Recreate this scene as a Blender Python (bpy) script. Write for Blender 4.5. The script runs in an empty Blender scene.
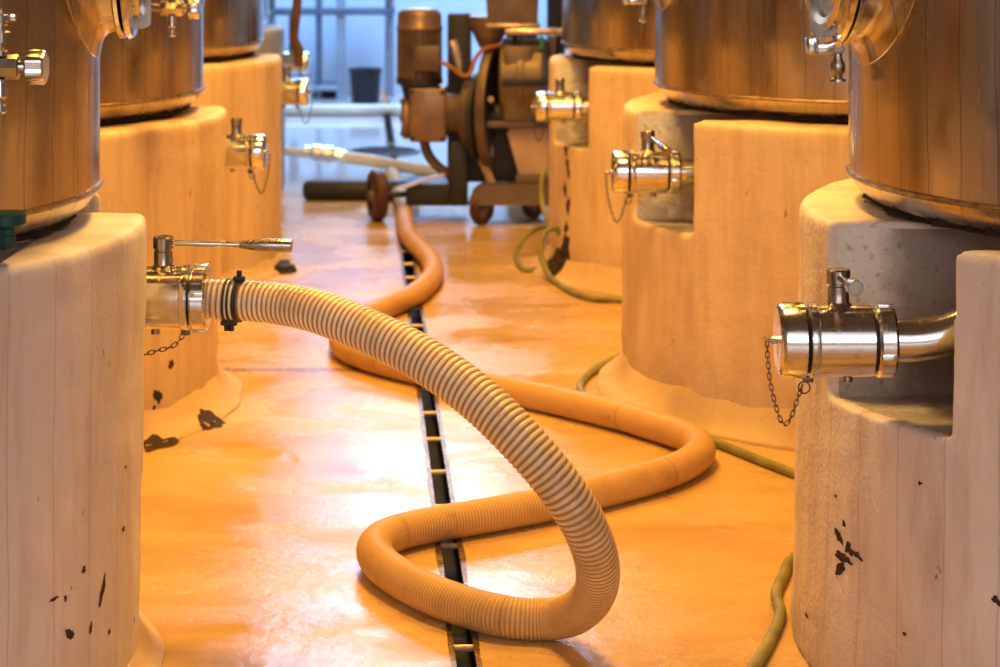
import bpy, bmesh, math, random
from mathutils import Vector, Matrix, noise as mnoise
from mathutils.bvhtree import BVHTree
random.seed(7)
scn = bpy.context.scene
COL = scn.collection
PI = math.pi
F, H, HOR = 2000.0, 1.5, -82.0          # focal length in px, lens height, horizon row

def W(x, y, Y):                          # world point seen at pixel (x, y) at depth Y
    return Vector(((x-500)*Y/F, Y, H-(y-HOR)*Y/F))
def FL(x, y, z=0.0):                     # world point at height z seen at pixel
    Y = (H-z)*F/(y-HOR)
    return Vector(((x-500)*Y/F, Y, z))

# ------------------------------------------------------------------ materials
class NT:
    def __init__(s, name):
        s.m = bpy.data.materials.new(name); s.m.use_nodes = True
        s.t = s.m.node_tree; s.b = s.t.nodes['Principled BSDF']
    def n(s, typ, ins=None, **props):
        nd = s.t.nodes.new(typ)
        for k, v in props.items(): setattr(nd, k, v)
        for k, v in (ins or {}).items(): s.set(nd, k, v)
        return nd
    def set(s, nd, k, v):
        i = nd.inputs[k]
        if isinstance(v, bpy.types.NodeSocket): s.t.links.new(v, i)
        elif isinstance(v, bpy.types.Node): s.t.links.new(v.outputs[0], i)
        else: i.default_value = v
    def math(s, op, a, b=0.0, c=None, clamp=False):
        nd = s.n('ShaderNodeMath', {0: a, 1: b}, operation=op, use_clamp=clamp)
        if c is not None: s.set(nd, 2, c)
        return nd.outputs[0]
    def noise(s, vec, scale, detail=4, rough=.55, dist=0.0):
        nd = s.n('ShaderNodeTexNoise', {'Vector': vec, 'Scale': scale, 'Detail': detail, 'Roughness': rough, 'Distortion': dist})
        return nd.outputs[0]
    def ramp(s, fac, stops, interp='LINEAR'):
        nd = s.n('ShaderNodeValToRGB', {'Fac': fac}); cr = nd.color_ramp; cr.interpolation = interp
        while len(cr.elements) < len(stops): cr.elements.new(0.5)
        for e, (p, c) in zip(cr.elements, stops):
            e.position = p
            e.color = (c, c, c, 1) if isinstance(c, (int, float)) else tuple(c)+(1,)
        return nd.outputs[0]
    def mix(s, fac, a, b, mode='MIX'):
        nd = s.n('ShaderNodeMix', data_type='RGBA', blend_type=mode)
        def st(i, v):
            if isinstance(v, bpy.types.NodeSocket): s.t.links.new(v, nd.inputs[i])
            else: nd.inputs[i].default_value = v if isinstance(v, (int, float)) else tuple(v)+(1,)*(4-len(v))
        st(0, fac); st(6, a); st(7, b)
        return nd.outputs[2]
    def bump(s, h, strength, dist, prev=None):
        nd = s.n('ShaderNodeBump', {'Height': h, 'Strength': strength, 'Distance': dist})
        if prev is not None: s.set(nd, 'Normal', prev)
        return nd.outputs[0]
    def P(s, **kw):
        for k, v in kw.items():
            k = k.replace('_', ' ')
            if isinstance(v, tuple) and len(v) == 3: v = v+(1,)
            s.set(s.b, k, v)
        return s.m

def simple(name, col, rough=.5, metal=0.0, var=.25, scale=8.0, bump=.15, bdist=.002, coat=0):
    t = NT(name); co = t.n('ShaderNodeTexCoord').outputs['Object']
    nz = t.noise(co, scale, 5)
    c = t.mix(t.ramp(nz, [(.3, 0), (.7, 1)]), tuple(x*(1-var) for x in col), tuple(min(1, x*(1+var*.5)) for x in col))
    b = t.bump(t.noise(co, scale*8, 3), bump, bdist)
    r = t.ramp(t.noise(co, scale*2, 3), [(.3, max(0, rough-.08)), (.7, min(1, rough+.08))])
    return t.P(Base_Color=c, Roughness=r, Metallic=metal, Normal=b, Coat_Weight=coat)

def plinth_mat(name, base, dark, stain, seams=True, rgh=.28):
    t = NT(name); co = t.n('ShaderNodeTexCoord').outputs['Object']
    sp = t.n('ShaderNodeSeparateXYZ', {0: co})
    x, y, z = sp.outputs
    ang = t.math('ARCTAN2', y, x)
    cyl = t.n('ShaderNodeCombineXYZ', {0: t.math('MULTIPLY', ang, .8), 1: t.math('MULTIPLY', z, .12), 2: 0.0}).outputs[0]
    streak = t.noise(cyl, 14, 6, .65)
    streak2 = t.noise(cyl, 4.5, 3, .5)
    blotch = t.noise(co, 3.2, 6, .6)
    s1 = t.ramp(streak, [(.47, 0), (.66, 1)])
    s2 = t.ramp(streak2, [(.48, 0), (.68, 1)])
    st = t.math('ADD', t.math('MULTIPLY', s1, .5), t.math('MULTIPLY', s2, .5), clamp=True)
    c = t.mix(t.math('MULTIPLY', st, stain), base, dark)
    c = t.mix(t.ramp(blotch, [(.42, 0), (.7, .35)]), c, tuple(v*.8 for v in base))
    # damp, darker foot
    foot = t.math('MULTIPLY', t.ramp(t.math('ADD', z, t.math('MULTIPLY', streak, .15)), [(.08, 1), (.3, 0)]), .25)
    c = t.mix(foot, c, tuple(v*.7 for v in dark))
    # fine dark pits
    pit = t.ramp(t.noise(t.n('ShaderNodeMapping', {0: co, 'Scale': (1, 1, .45)}).outputs[0], 26, 3, .7), [(.70, 0), (.735, 1)])
    c = t.mix(t.math('MULTIPLY', pit, .75), c, (.16, .09, .06))
    h = t.math('ADD', t.noise(co, 18, 5, .6), t.math('MULTIPLY', t.noise(co, 90, 3), .35))
    if seams:
        # faint vertical shuttering lines of the cast concrete
        pp = t.math('PINGPONG', t.math('ADD', t.math('MULTIPLY', ang, 7.0), t.math('MULTIPLY', t.noise(cyl, 2, 1), .35)), .5)
        line = t.ramp(pp, [(.008, 1), (.02, 0)])
        c = t.mix(t.math('MULTIPLY', line, .3), c, tuple(v*.55 for v in dark))
    n = t.bump(h, rgh, .012)
    n = t.bump(t.noise(cyl, 60, 3), .15, .004, n)
    return t.P(Base_Color=c, Roughness=.62, Normal=n, Specular_IOR_Level=.35)

def raw_mat(name):
    t = NT(name); co = t.n('ShaderNodeTexCoord').outputs['Object']
    sp = t.n('ShaderNodeSeparateXYZ', {0: co})
    nz = t.noise(co, 9, 7, .65); sp2 = t.noise(co, 60, 4, .7)
    c = t.mix(t.ramp(nz, [(.35, 0), (.7, 1)]), (.74, .71, .68), (.88, .86, .83))
    c = t.mix(t.math('MULTIPLY', t.ramp(sp2, [(.58, 0), (.68, 1)]), .5), c, (.22, .16, .13))
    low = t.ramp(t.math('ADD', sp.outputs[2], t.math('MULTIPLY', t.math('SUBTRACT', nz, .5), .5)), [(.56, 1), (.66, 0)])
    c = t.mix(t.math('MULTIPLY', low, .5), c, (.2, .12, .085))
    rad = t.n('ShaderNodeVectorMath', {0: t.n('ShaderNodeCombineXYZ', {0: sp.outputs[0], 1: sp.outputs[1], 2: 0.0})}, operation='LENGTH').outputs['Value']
    tank_shade = t.ramp(t.math('ADD', rad, t.math('MULTIPLY', t.math('SUBTRACT', nz, .5), .12)), [(.655, 1), (.715, 0)])  # shadow of the tank inside the slot, painted into the concrete colour
    c = t.mix(t.math('MULTIPLY', tank_shade, .72), c, (.2, .13, .10))
    n = t.bump(t.math('ADD', t.noise(co, 30, 6, .7), t.math('MULTIPLY', sp2, .5)), .6, .012)
    return t.P(Base_Color=c, Roughness=.8, Normal=n)

def steel_mat(name, base=(.66, .6, .55), rough=.2, streak=.5, brushed='z', grime=.35):
    t = NT(name); co = t.n('ShaderNodeTexCoord').outputs['Object']
    sp = t.n('ShaderNodeSeparateXYZ', {0: co}); x, y, z = sp.outputs
    ang = t.math('ARCTAN2', y, x)
    cyl = t.n('ShaderNodeCombineXYZ', {0: t.math('MULTIPLY', ang, .75), 1: t.math('MULTIPLY', z, .06), 2: 0.0}).outputs[0]
    drip = t.ramp(t.noise(cyl, 22, 5, .6), [(.6, 0), (.67, 1)])
    veil = t.ramp(t.noise(cyl, 7, 4, .6), [(.4, 0), (.7, 1)])
    spots = t.noise(co, 40, 4, .65)
    c = t.mix(t.math('MULTIPLY', veil, streak), base, tuple(v*.78 for v in base))
    pp = t.math('PINGPONG', t.math('ADD', t.math('MULTIPLY', ang, 8.0), t.math('MULTIPLY', t.noise(co, 2.2, 3), .55)), .5)
    line = t.math('MULTIPLY', t.ramp(pp, [(.007, 1), (.015, 0)]), .85)
    c = t.mix(t.math('MULTIPLY', drip, grime), c, (.28, .2, .14))
    c = t.mix(line, c, (.2, .14, .1))
    # dusty foot of the shell
    foot = t.ramp(t.math('ADD', z, t.math('MULTIPLY', t.noise(cyl, 30, 4), .12)), [(.03, 1), (.14, 0)])
    c = t.mix(t.math('MULTIPLY', foot, .3), c, (.45, .3, .18))
    r = t.ramp(t.noise(cyl, 12, 4), [(.3, rough-.05), (.7, rough+.13)])
    r = t.math('ADD', r, t.math('MULTIPLY', drip, .2))
    n = t.bump(t.noise(co, 3.5, 2), .10, .02)
    n = t.bump(t.noise(cyl, 55, 3), .05, .004, n)
    n = t.bump(spots, .05, .002, n)
    return t.P(Base_Color=c, Metallic=1.0, Roughness=r, Normal=n)

def polished_mat(name, base=(.75, .72, .69), rough=.17):
    t = NT(name); co = t.n('ShaderNodeTexCoord').outputs['Object']
    mp = t.n('ShaderNodeMapping', {0: co, 'Scale': (1.0, .05, .05)}).outputs[0]
    turn = t.noise(t.n('ShaderNodeMapping', {0: co, 'Scale': (260, 3, 3)}).outputs[0], 1.0, 2)
    dirt = t.ramp(t.noise(co, 30, 5, .65), [(.5, 0), (.72, 1)])
    c = t.mix(t.math('MULTIPLY', dirt, .45), base, (.34, .25, .18))
    r = t.math('ADD', t.ramp(turn, [(.3, rough-.05), (.7, rough+.07)]), t.math('MULTIPLY', dirt, .18))
    n = t.bump(turn, .04, .002)
    return t.P(Base_Color=c, Metallic=1.0, Roughness=r, Normal=n)

def floor_mat():
    t = NT('wet_floor'); co = t.n('ShaderNodeTexCoord').outputs['Object']
    sp = t.n('ShaderNodeSeparateXYZ', {0: co}); x, y, z = sp.outputs
    stretch = t.n('ShaderNodeMapping', {0: co, 'Scale': (.8, 3.2, 1)}).outputs[0]
    big = t.noise(stretch, 1.0, 7, .6, .6)
    mid = t.noise(t.n('ShaderNodeMapping', {0: co, 'Scale': (1.5, 5.5, 1)}).outputs[0], 1.6, 6, .65, .8)
    fine = t.noise(co, 45, 4, .65)
    c = t.mix(t.ramp(big, [(.35, 0), (.68, 1)]), (.72, .50, .21), (.54, .33, .12))
    c = t.mix(t.ramp(mid, [(.46, 0), (.78, .5)]), c, (.76, .54, .27))
    c = t.mix(t.ramp(mid, [(.26, .45), (.4, 0)]), c, (.42, .25, .13))
    spk = t.ramp(t.noise(co, 14, 3, .7), [(.73, 0), (.76, 1)])
    c = t.mix(t.math('MULTIPLY', spk, .5), c, (.3, .17, .09))
    # expansion joint across the left bay
    wob = t.math('MULTIPLY', t.math('SUBTRACT', t.noise(co, 3, 3), .5), .03)
    d = t.math('ABSOLUTE', t.math('SUBTRACT', t.math('ADD', y, wob), 6.64))
    joint = t.math('MULTIPLY', t.ramp(d, [(.016, 1), (.04, 0)]), t.math('LESS_THAN', x, -.3))
    c = t.mix(t.math('MULTIPLY', joint, .75), c, (.22, .12, .06))
    wet = t.ramp(t.noise(t.n('ShaderNodeMapping', {0: co, 'Scale': (1.0, 1.15, 1)}).outputs[0], 2.1, 7, .62, .5), [(.40, 0), (.66, 1)])
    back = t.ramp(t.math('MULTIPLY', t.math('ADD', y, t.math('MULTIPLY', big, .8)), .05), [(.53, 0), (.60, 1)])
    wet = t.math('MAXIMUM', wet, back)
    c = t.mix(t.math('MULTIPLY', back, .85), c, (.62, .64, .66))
    r = t.math('ADD', t.math('MULTIPLY', t.math('SUBTRACT', 1.0, wet), .32), .06)
    r = t.math('ADD', r, t.math('MULTIPLY', t.math('SUBTRACT', fine, .5), .12))
    n = t.bump(t.noise(t.n('ShaderNodeMapping', {0: co, 'Scale': (1, 1.6, 1)}).outputs[0], 4, 3, .45), .07, .02)
    n = t.bump(t.noise(co, 26, 5, .65), t.math('ADD', t.math('MULTIPLY', t.math('SUBTRACT', 1.0, wet), .42), .035), .006, n)
    n = t.bump(joint, -.6, .01, n)
    return t.P(Base_Color=c, Roughness=r, Normal=n, Specular_IOR_Level=.6)

def hose_mat(name):
    t = NT(name); co = t.n('ShaderNodeTexCoord').outputs['Object']
    a = t.n('ShaderNodeVertexColor', layer_name='hose')
    s = t.n('ShaderNodeSeparateColor', {0: a.outputs[0]})
    rib, age, band = s.outputs
    clean = t.mix(t.ramp(rib, [(.2, 0), (.75, 1)]), (.45, .21, .05), (.97, .9, .74))
    dusty = t.mix(rib, (.42, .22, .06), (.74, .48, .19))
    c = t.mix(age, clean, dusty)
    blot = t.noise(co, 7, 6, .65)
    c = t.mix(t.ramp(blot, [(.48, 0), (.72, .6)]), c, (.42, .24, .08))
    stn = t.ramp(t.noise(co, 19, 6, .7), [(.6, 0), (.7, .6)])
    c = t.mix(t.math('MULTIPLY', stn, age), c, (.26, .13, .05))
    spk = t.ramp(t.noise(co, 55, 3, .7), [(.68, 0), (.73, 1)])
    c = t.mix(t.math('MULTIPLY', spk, .6), c, (.2, .12, .06))
    c = t.mix(t.math('MULTIPLY', band, .6), c, (.2, .12, .05))
    r = t.math('ADD', t.math('MULTIPLY', age, .3), .24)
    return t.P(Base_Color=c, Roughness=r, Normal=t.bump(t.noise(co, 120, 3), .12, .002), Subsurface_Weight=0.0)

def back_mat():
    t = NT('blue_white_wall'); co = t.n('ShaderNodeTexCoord').outputs['Object']
    c = t.mix(t.ramp(t.noise(co, 1.5, 5), [(.35, 0), (.7, 1)]), (.52, .66, .85), (.68, .79, .92))
    return t.P(Base_Color=c, Roughness=.55)

M = dict(
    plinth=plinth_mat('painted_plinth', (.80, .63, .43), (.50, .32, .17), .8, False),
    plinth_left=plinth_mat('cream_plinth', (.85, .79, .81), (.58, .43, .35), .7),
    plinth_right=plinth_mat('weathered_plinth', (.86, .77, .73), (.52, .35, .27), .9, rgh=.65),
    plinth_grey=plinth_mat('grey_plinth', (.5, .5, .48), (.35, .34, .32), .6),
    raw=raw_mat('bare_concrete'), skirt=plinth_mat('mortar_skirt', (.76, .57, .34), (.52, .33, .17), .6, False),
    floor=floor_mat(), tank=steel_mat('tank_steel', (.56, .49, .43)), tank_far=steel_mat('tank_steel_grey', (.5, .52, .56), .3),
    weld=simple('weld_bead', (.4, .3, .22), .4, 1.0, .5, 30, .5, .004),
    polish=polished_mat('polished_steel', (.74, .73, .73), .13), dull=polished_mat('dull_steel', (.42, .39, .36), .24),
    chain=simple('chain_steel', (.2, .17, .14), .45, .85, .4, 60),
    black=simple('black_rubber', (.03, .028, .026), .5, 0, .4, 12), crud=simple('dark_crud', (.075, .045, .025), .9, 0, .6, 40, .8, .01),
    chip=simple('bare_chip', (.07, .035, .025), .8, 0, .5, 60, .5, .004),
    hose=hose_mat('suction_hose_pvc'), green=simple('green_hose_pvc', (.30, .27, .09), .5, 0, .4, 14),
    greenplastic=simple('green_plastic', (.008, .07, .075), .4, 0, .3, 20),
    channel=simple('channel_black', (.012, .009, .007), .8, 0, .5, 10), edge=simple('channel_edge', (.25, .16, .09), .3, .6, .5, 20, .4, .003),
    bar=simple('bridge_bar', (.72, .5, .3), .4, .3, .3, 20),
    brown=simple('machine_brown', (.19, .135, .105), .45, .35, .35, 9), brown2=simple('machine_bronze', (.30, .205, .15), .4, .45, .3, 9),
    darkgrey=simple('machine_dark', (.045, .042, .048), .5, .2, .4, 9), panel=simple('machine_panel', (.6, .42, .28), .5, .1, .2, 6),
    drum=simple('machine_drum', (.21, .15, .10), .45, .4, .3, 6), rust=simple('orange_cable', (.42, .16, .04), .5, 0, .3, 9),
    pale=simple('pale_metal', (.62, .5, .42), .3, .6, .2, 9), tyre=simple('wheel_tyre', (.10, .035, .022), .5, 0, .4, 14),
    hub=simple('wheel_hub', (.3, .22, .17), .45, .5, .4, 14),
    back=back_mat(), side=simple('side_wall', (.45, .37, .3), .7, 0, .25, 2), ceil=simple('ceiling_paint', (.42, .36, .3), .8, 0, .25, 2),
    blueframe=simple('blue_grey_frame', (.15, .2, .3), .45, .3, .25, 6), bluepale=simple('pale_blue_frame', (.36, .44, .57), .45, .2, .2, 6),
    bucket=simple('black_bucket', (.025, .025, .04), .4, 0, .3, 8), whitehose=simple('white_hose', (.72, .72, .66), .45, 0, .2, 6),
    tin=polished_mat('coupling_steel', (.75, .78, .82), .2), grate=simple('grate_iron', (.09, .1, .14), .4, .4, .3, 20),
    brownhose=simple('brown_hose', (.2, .1, .05), .5, 0, .3, 8), window=simple('window_frame', (.7, .72, .75), .4, 0, .1, 5),
    greenbit=simple('green_tag', (.05, .3, .16), .5, 0, .2, 9),
)

# ------------------------------------------------------------------ mesh building
class MB:
    def __init__(s): s.bm = bmesh.new()
    def ring_faces(s, r0, r1):
        n = len(r0)
        for i in range(n):
            try: s.bm.faces.new((r0[i], r0[(i+1) % n], r1[(i+1) % n], r1[i]))
            except ValueError: pass
    def rings(s, rings, cap0=False, cap1=False, closed=False):
        vs = [[s.bm.verts.new(p) for p in r] for r in rings]
        for a, b in zip(vs, vs[1:]): s.ring_faces(a, b)
        if closed: s.ring_faces(vs[-1], vs[0])
        if cap0: s.bm.faces.new(vs[0][::-1])
        if cap1: s.bm.faces.new(vs[-1])
        return s
    def lathe(s, prof, o=(0, 0, 0), axis=(0, 0, 1), seg=48, cap=True, wob=0.0, closed=False):
        q = Vector(axis).normalized().to_track_quat('Z', 'X'); o = Vector(o); R = []
        for r, t in prof:
            row = []
            for i in range(seg):
                a = 2*PI*i/seg
                rr = r
                if wob: rr += wob*mnoise.noise(Vector((math.cos(a)*6, math.sin(a)*6, t*25+r*9)))
                row.append(o + q @ Vector((rr*math.cos(a), rr*math.sin(a), t)))
            R.append(row)
        return s.rings(R, cap and not closed, cap and not closed, closed)
    def cyl(s, p0, p1, r, seg=24, bev=0.0):
        p0, p1 = Vector(p0), Vector(p1); L = (p1-p0).length
        b = min(bev, L*.45, r*.9)
        prof = [(r-b, 0), (r-b*.3, b*.3), (r, b), (r, L-b), (r-b*.3, L-b*.3), (r-b, L)] if b > 0 else [(r, 0), (r, L)]
        return s.lathe(prof, p0, p1-p0, seg)
    def tube(s, pts, rad, seg=12, cap=True):
        pts = [Vector(p) for p in pts]; n = len(pts)
        rad = rad if isinstance(rad, (list, tuple)) else [rad]*n
        R = []; up = None
        for i in range(n):
            d = (pts[min(i+1, n-1)]-pts[max(i-1, 0)]).normalized()
            if up is None:
                up = Vector((0, 0, 1)) if abs(d.z) < .9 else Vector((1, 0, 0))
            up = (up - d*up.dot(d)).normalized(); b = d.cross(up)
            R.append([pts[i]+(up*math.cos(2*PI*k/seg)+b*math.sin(2*PI*k/seg))*rad[i] for k in range(seg)])
        return s.rings(R, cap, cap)
    def box(s, c, size, bev=0.0, mat=None, taper=None, seg=2):
        g = bmesh.ops.create_cube(s.bm, size=1.0); vs = g['verts']
        for v in vs:
            f = 1.0
            if taper and v.co.z > 0: f = taper
            v.co = Vector((v.co.x*size[0]*f, v.co.y*size[1]*f, v.co.z*size[2]))
        if bev > 0:
            es = list({e for v in vs for e in v.link_edges})
            r = bmesh.ops.bevel(s.bm, geom=es, offset=min(bev, min(size)*.45), segments=seg, profile=.5, affect='EDGES')
            vs = list({v for f in r['faces'] for v in f.verts} | {v for v in vs if v.is_valid})
        mt = Matrix.Translation(Vector(c)) if mat is None else mat @ Matrix.Translation(Vector(c))
        for v in vs: v.co = mt @ v.co
        return s
    def prism(s, poly, d, o=(0, 0, 0)):                      # poly in XZ, depth d along Y about o.y
        o = Vector(o)
        a = [o+Vector((p[0], -d/2, p[1])) for p in poly]; b = [o+Vector((p[0], d/2, p[1])) for p in poly]
        s.rings([a, b], True, True); return s
    def build(s, name, mat, parent=None, loc=None, sharp=35, smooth=True):
        bmesh.ops.recalc_face_normals(s.bm, faces=s.bm.faces)
        me = bpy.data.meshes.new(name); s.bm.to_mesh(me); s.bm.free()
        for m in (mat if isinstance(mat, list) else [mat]): me.materials.append(m)
        if smooth:
            for p in me.polygons: p.use_smooth = True
            me.set_sharp_from_angle(angle=math.radians(sharp))
        o = bpy.data.objects.new(name, me); COL.objects.link(o)
        if parent: o.parent = parent
        if loc is not None: o.location = loc
        return o

def tag(o, label, cat, group=None):
    o['label'] = label; o['category'] = cat
    if group: o['group'] = group
    return o
def thing(name, label, cat, loc=(0, 0, 0), rz=0.0, group=None):
    o = bpy.data.objects.new(name, None); COL.objects.link(o)
    o.location = loc; o.rotation_euler = (0, 0, rz); o.empty_display_size = .1
    return tag(o, label, cat, group)
def struct(o): o['kind'] = 'structure'; return o
def catmull(P, step):
    P = [Vector(p) for p in P]; Q = [2*P[0]-P[1]]+P+[2*P[-1]-P[-2]]; out = []
    for i in range(1, len(Q)-2):
        a, b, c, d = Q[i-1:i+3]
        for k in range(60):
            t = k/60
            out.append(.5*((2*b)+(c-a)*t+(2*a-5*b+4*c-d)*t*t+(3*b-a-3*c+d)*t**3))
    out.append(P[-1])
    L = [0.0]
    for p, q in zip(out, out[1:]): L.append(L[-1]+(q-p).length if len(p) == 3 else L[-1]+(q.xyz-p.xyz).length)
    n = max(2, int(L[-1]/step)); res = []; j = 0
    for i in range(n+1):
        t = L[-1]*i/n
        while j < len(L)-2 and L[j+1] < t: j += 1
        f = (t-L[j])/max(1e-9, L[j+1]-L[j]); res.append(out[j].lerp(out[j+1], min(1, f)))
    return res, L[-1]
def chain_mesh(mb, path, link=.0125, w=.0035, r=.0011):
    pts, L = catmull(path, link*.72)
    for i in range(len(pts)-1):
        p, q = pts[i], pts[i+1]; d = (q-p).normalized(); c = (p+q)/2
        side = d.cross(Vector((0, 1, 0)) if i % 2 == 0 else Vector((.8, .3, .1)))
        if i % 2: side = d.cross(d.cross(Vector((0, 1, 0))))
        side.normalize(); nrm = d.cross(side); R = []
        hl = link/2-w
        for k in range(14):
            a = 2*PI*k/14
            ctr = c + d*(hl*(1 if math.cos(a) > 0 else -1)*(abs(math.cos(a)) > .01) + w*math.cos(a)) + side*w*math.sin(a)
            out = (d*math.cos(a)+side*math.sin(a))
            R.append([ctr+out*r*math.cos(2*PI*m/6)+nrm*r*math.sin(2*PI*m/6) for m in range(6)])
        mb.rings(R, closed=True)

# ------------------------------------------------------------------ setting
D0, D1 = Vector((-.0665, 4.005, 0)), Vector((-.404, 8.77, 0))       # centre line of the floor drain
DD = (D1-D0).normalized(); DN = Vector((DD.y, -DD.x, 0)); HW = .021
def dpt(Y, off=0.0, z=0.0):
    p = D0 + DD*((Y-D0.y)/DD.y); p = p+DN*off; p.z = z; return p
XL, XR, YB, YF, ZC = -3.4, 3.2, 17.3, -4.0, 6.4
mb = MB(); N = 44
for side in (-1, 1):
    A = []; B = []
    for i in range(N+1):
        Y = YF+(YB-YF)*i/N; A.append(mb.bm.verts.new(dpt(Y, side*HW))); B.append(mb.bm.verts.new(Vector((XL if side < 0 else XR, dpt(Y).y, 0))))
    for i in range(N): mb.bm.faces.new((A[i], A[i+1], B[i+1], B[i]))
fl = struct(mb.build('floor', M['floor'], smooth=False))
def slab(name, c, s, mat): return struct(MB().box(c, s).build(name, mat, smooth=False))
YW = YB+.1
# back wall with a tall opening for the high window
WX0, WX1, WZ0, WZ1 = -1.15, 0.40, 2.75, 5.6
mb = MB()
mb.box(((XL+WX0)/2, YW, ZC/2), (WX0-XL, .2, ZC)); mb.box(((XR+WX1)/2, YW, ZC/2), (XR-WX1, .2, ZC))
mb.box(((WX0+WX1)/2, YW, WZ0/2), (WX1-WX0, .2, WZ0)); mb.box(((WX0+WX1)/2, YW, (WZ1+ZC)/2), (WX1-WX0, .2, ZC-WZ1))
struct(mb.build('wall_back', M['back'], smooth=False))
slab('wall_left', (XL-.1, (YB+YF)/2, ZC/2), (.2, YB-YF, ZC), M['side'])
slab('wall_right', (XR+.1, (YB+YF)/2, ZC/2), (.2, YB-YF, ZC), M['side'])
slab('ceiling', (0, (YB+YF)/2, ZC+.1), (XR-XL+.4, YB-YF+.4, .2), M['ceil'])
mb = MB(); wx = (WX0+WX1)/2
for x in (WX0+.03, WX0+.52, WX0+1.03, WX1-.03): mb.box((x, YW, (WZ0+WZ1)/2), (.06, .1, WZ1-WZ0))
for z in (WZ0+.03, (WZ0+WZ1)/2, WZ1-.03): mb.box((wx, YW, z), (WX1-WX0, .1, .06))
struct(mb.build('window_1', M['window'], smooth=False))

# floor drain
dr = thing('floor_drain', 'narrow black slot drain running along the wet floor under the big hose', 'drain', dpt(4.0))
o0 = dpt(4.0)
mb = MB(); Ys = (2.6, 16.5)
for off, w, z0, z1 in ((0, HW*2+.02, -.10, -.085), (-HW-.006, .008, -.10, -.003), (HW+.006, .008, -.10, -.003)):
    a, b = dpt(Ys[0], off)-o0, dpt(Ys[1], off)-o0
    ring = lambda p: [p+DN*(-w/2)+Vector((0, 0, z0)), p+DN*(w/2)+Vector((0, 0, z0)), p+DN*(w/2)+Vector((0, 0, z1)), p+DN*(-w/2)+Vector((0, 0, z1))]
    mb.rings([ring(a), ring(b)], True, True)
mb.build('channel', M['channel'], dr, smooth=False)
for sd in (-1, 1):
    mb = MB(); R = []
    for i in range(260):
        Y = Ys[0]+(Ys[1]-Ys[0])*i/259
        j = .003*mnoise.noise(Vector((Y*9, sd*3, 0)))
        w = .0085+.006*max(0, mnoise.noise(Vector((Y*5, sd*7, 2))))
        p = dpt(Y, sd*(HW+.002+w/2))-o0; u = DN*sd
        R.append([p-u*(w/2+.003)+Vector((0, 0, -.01)), p-u*(w/2+.003)+Vector((0, 0, .002)), p+u*(w/2+j)+Vector((0, 0, .0022)), p+u*(w/2+j)+Vector((0, 0, -.01))])
    mb.rings(R, True, True).build('channel_edge', M['edge'], dr)
ybar = [4.13, 4.47, 4.80, 5.12, 5.44, 5.78, 6.085]+[6.4+.33*i for i in range(22)]
for Y in ybar:
    p = dpt(Y)-o0
    MB().cyl(p-DN*(HW+.004)+Vector((0, 0, -.008)), p+DN*(HW+.004)+Vector((0, 0, -.008)), .0075, 10).build('bridge_bar', M['bar'], dr)

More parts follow.
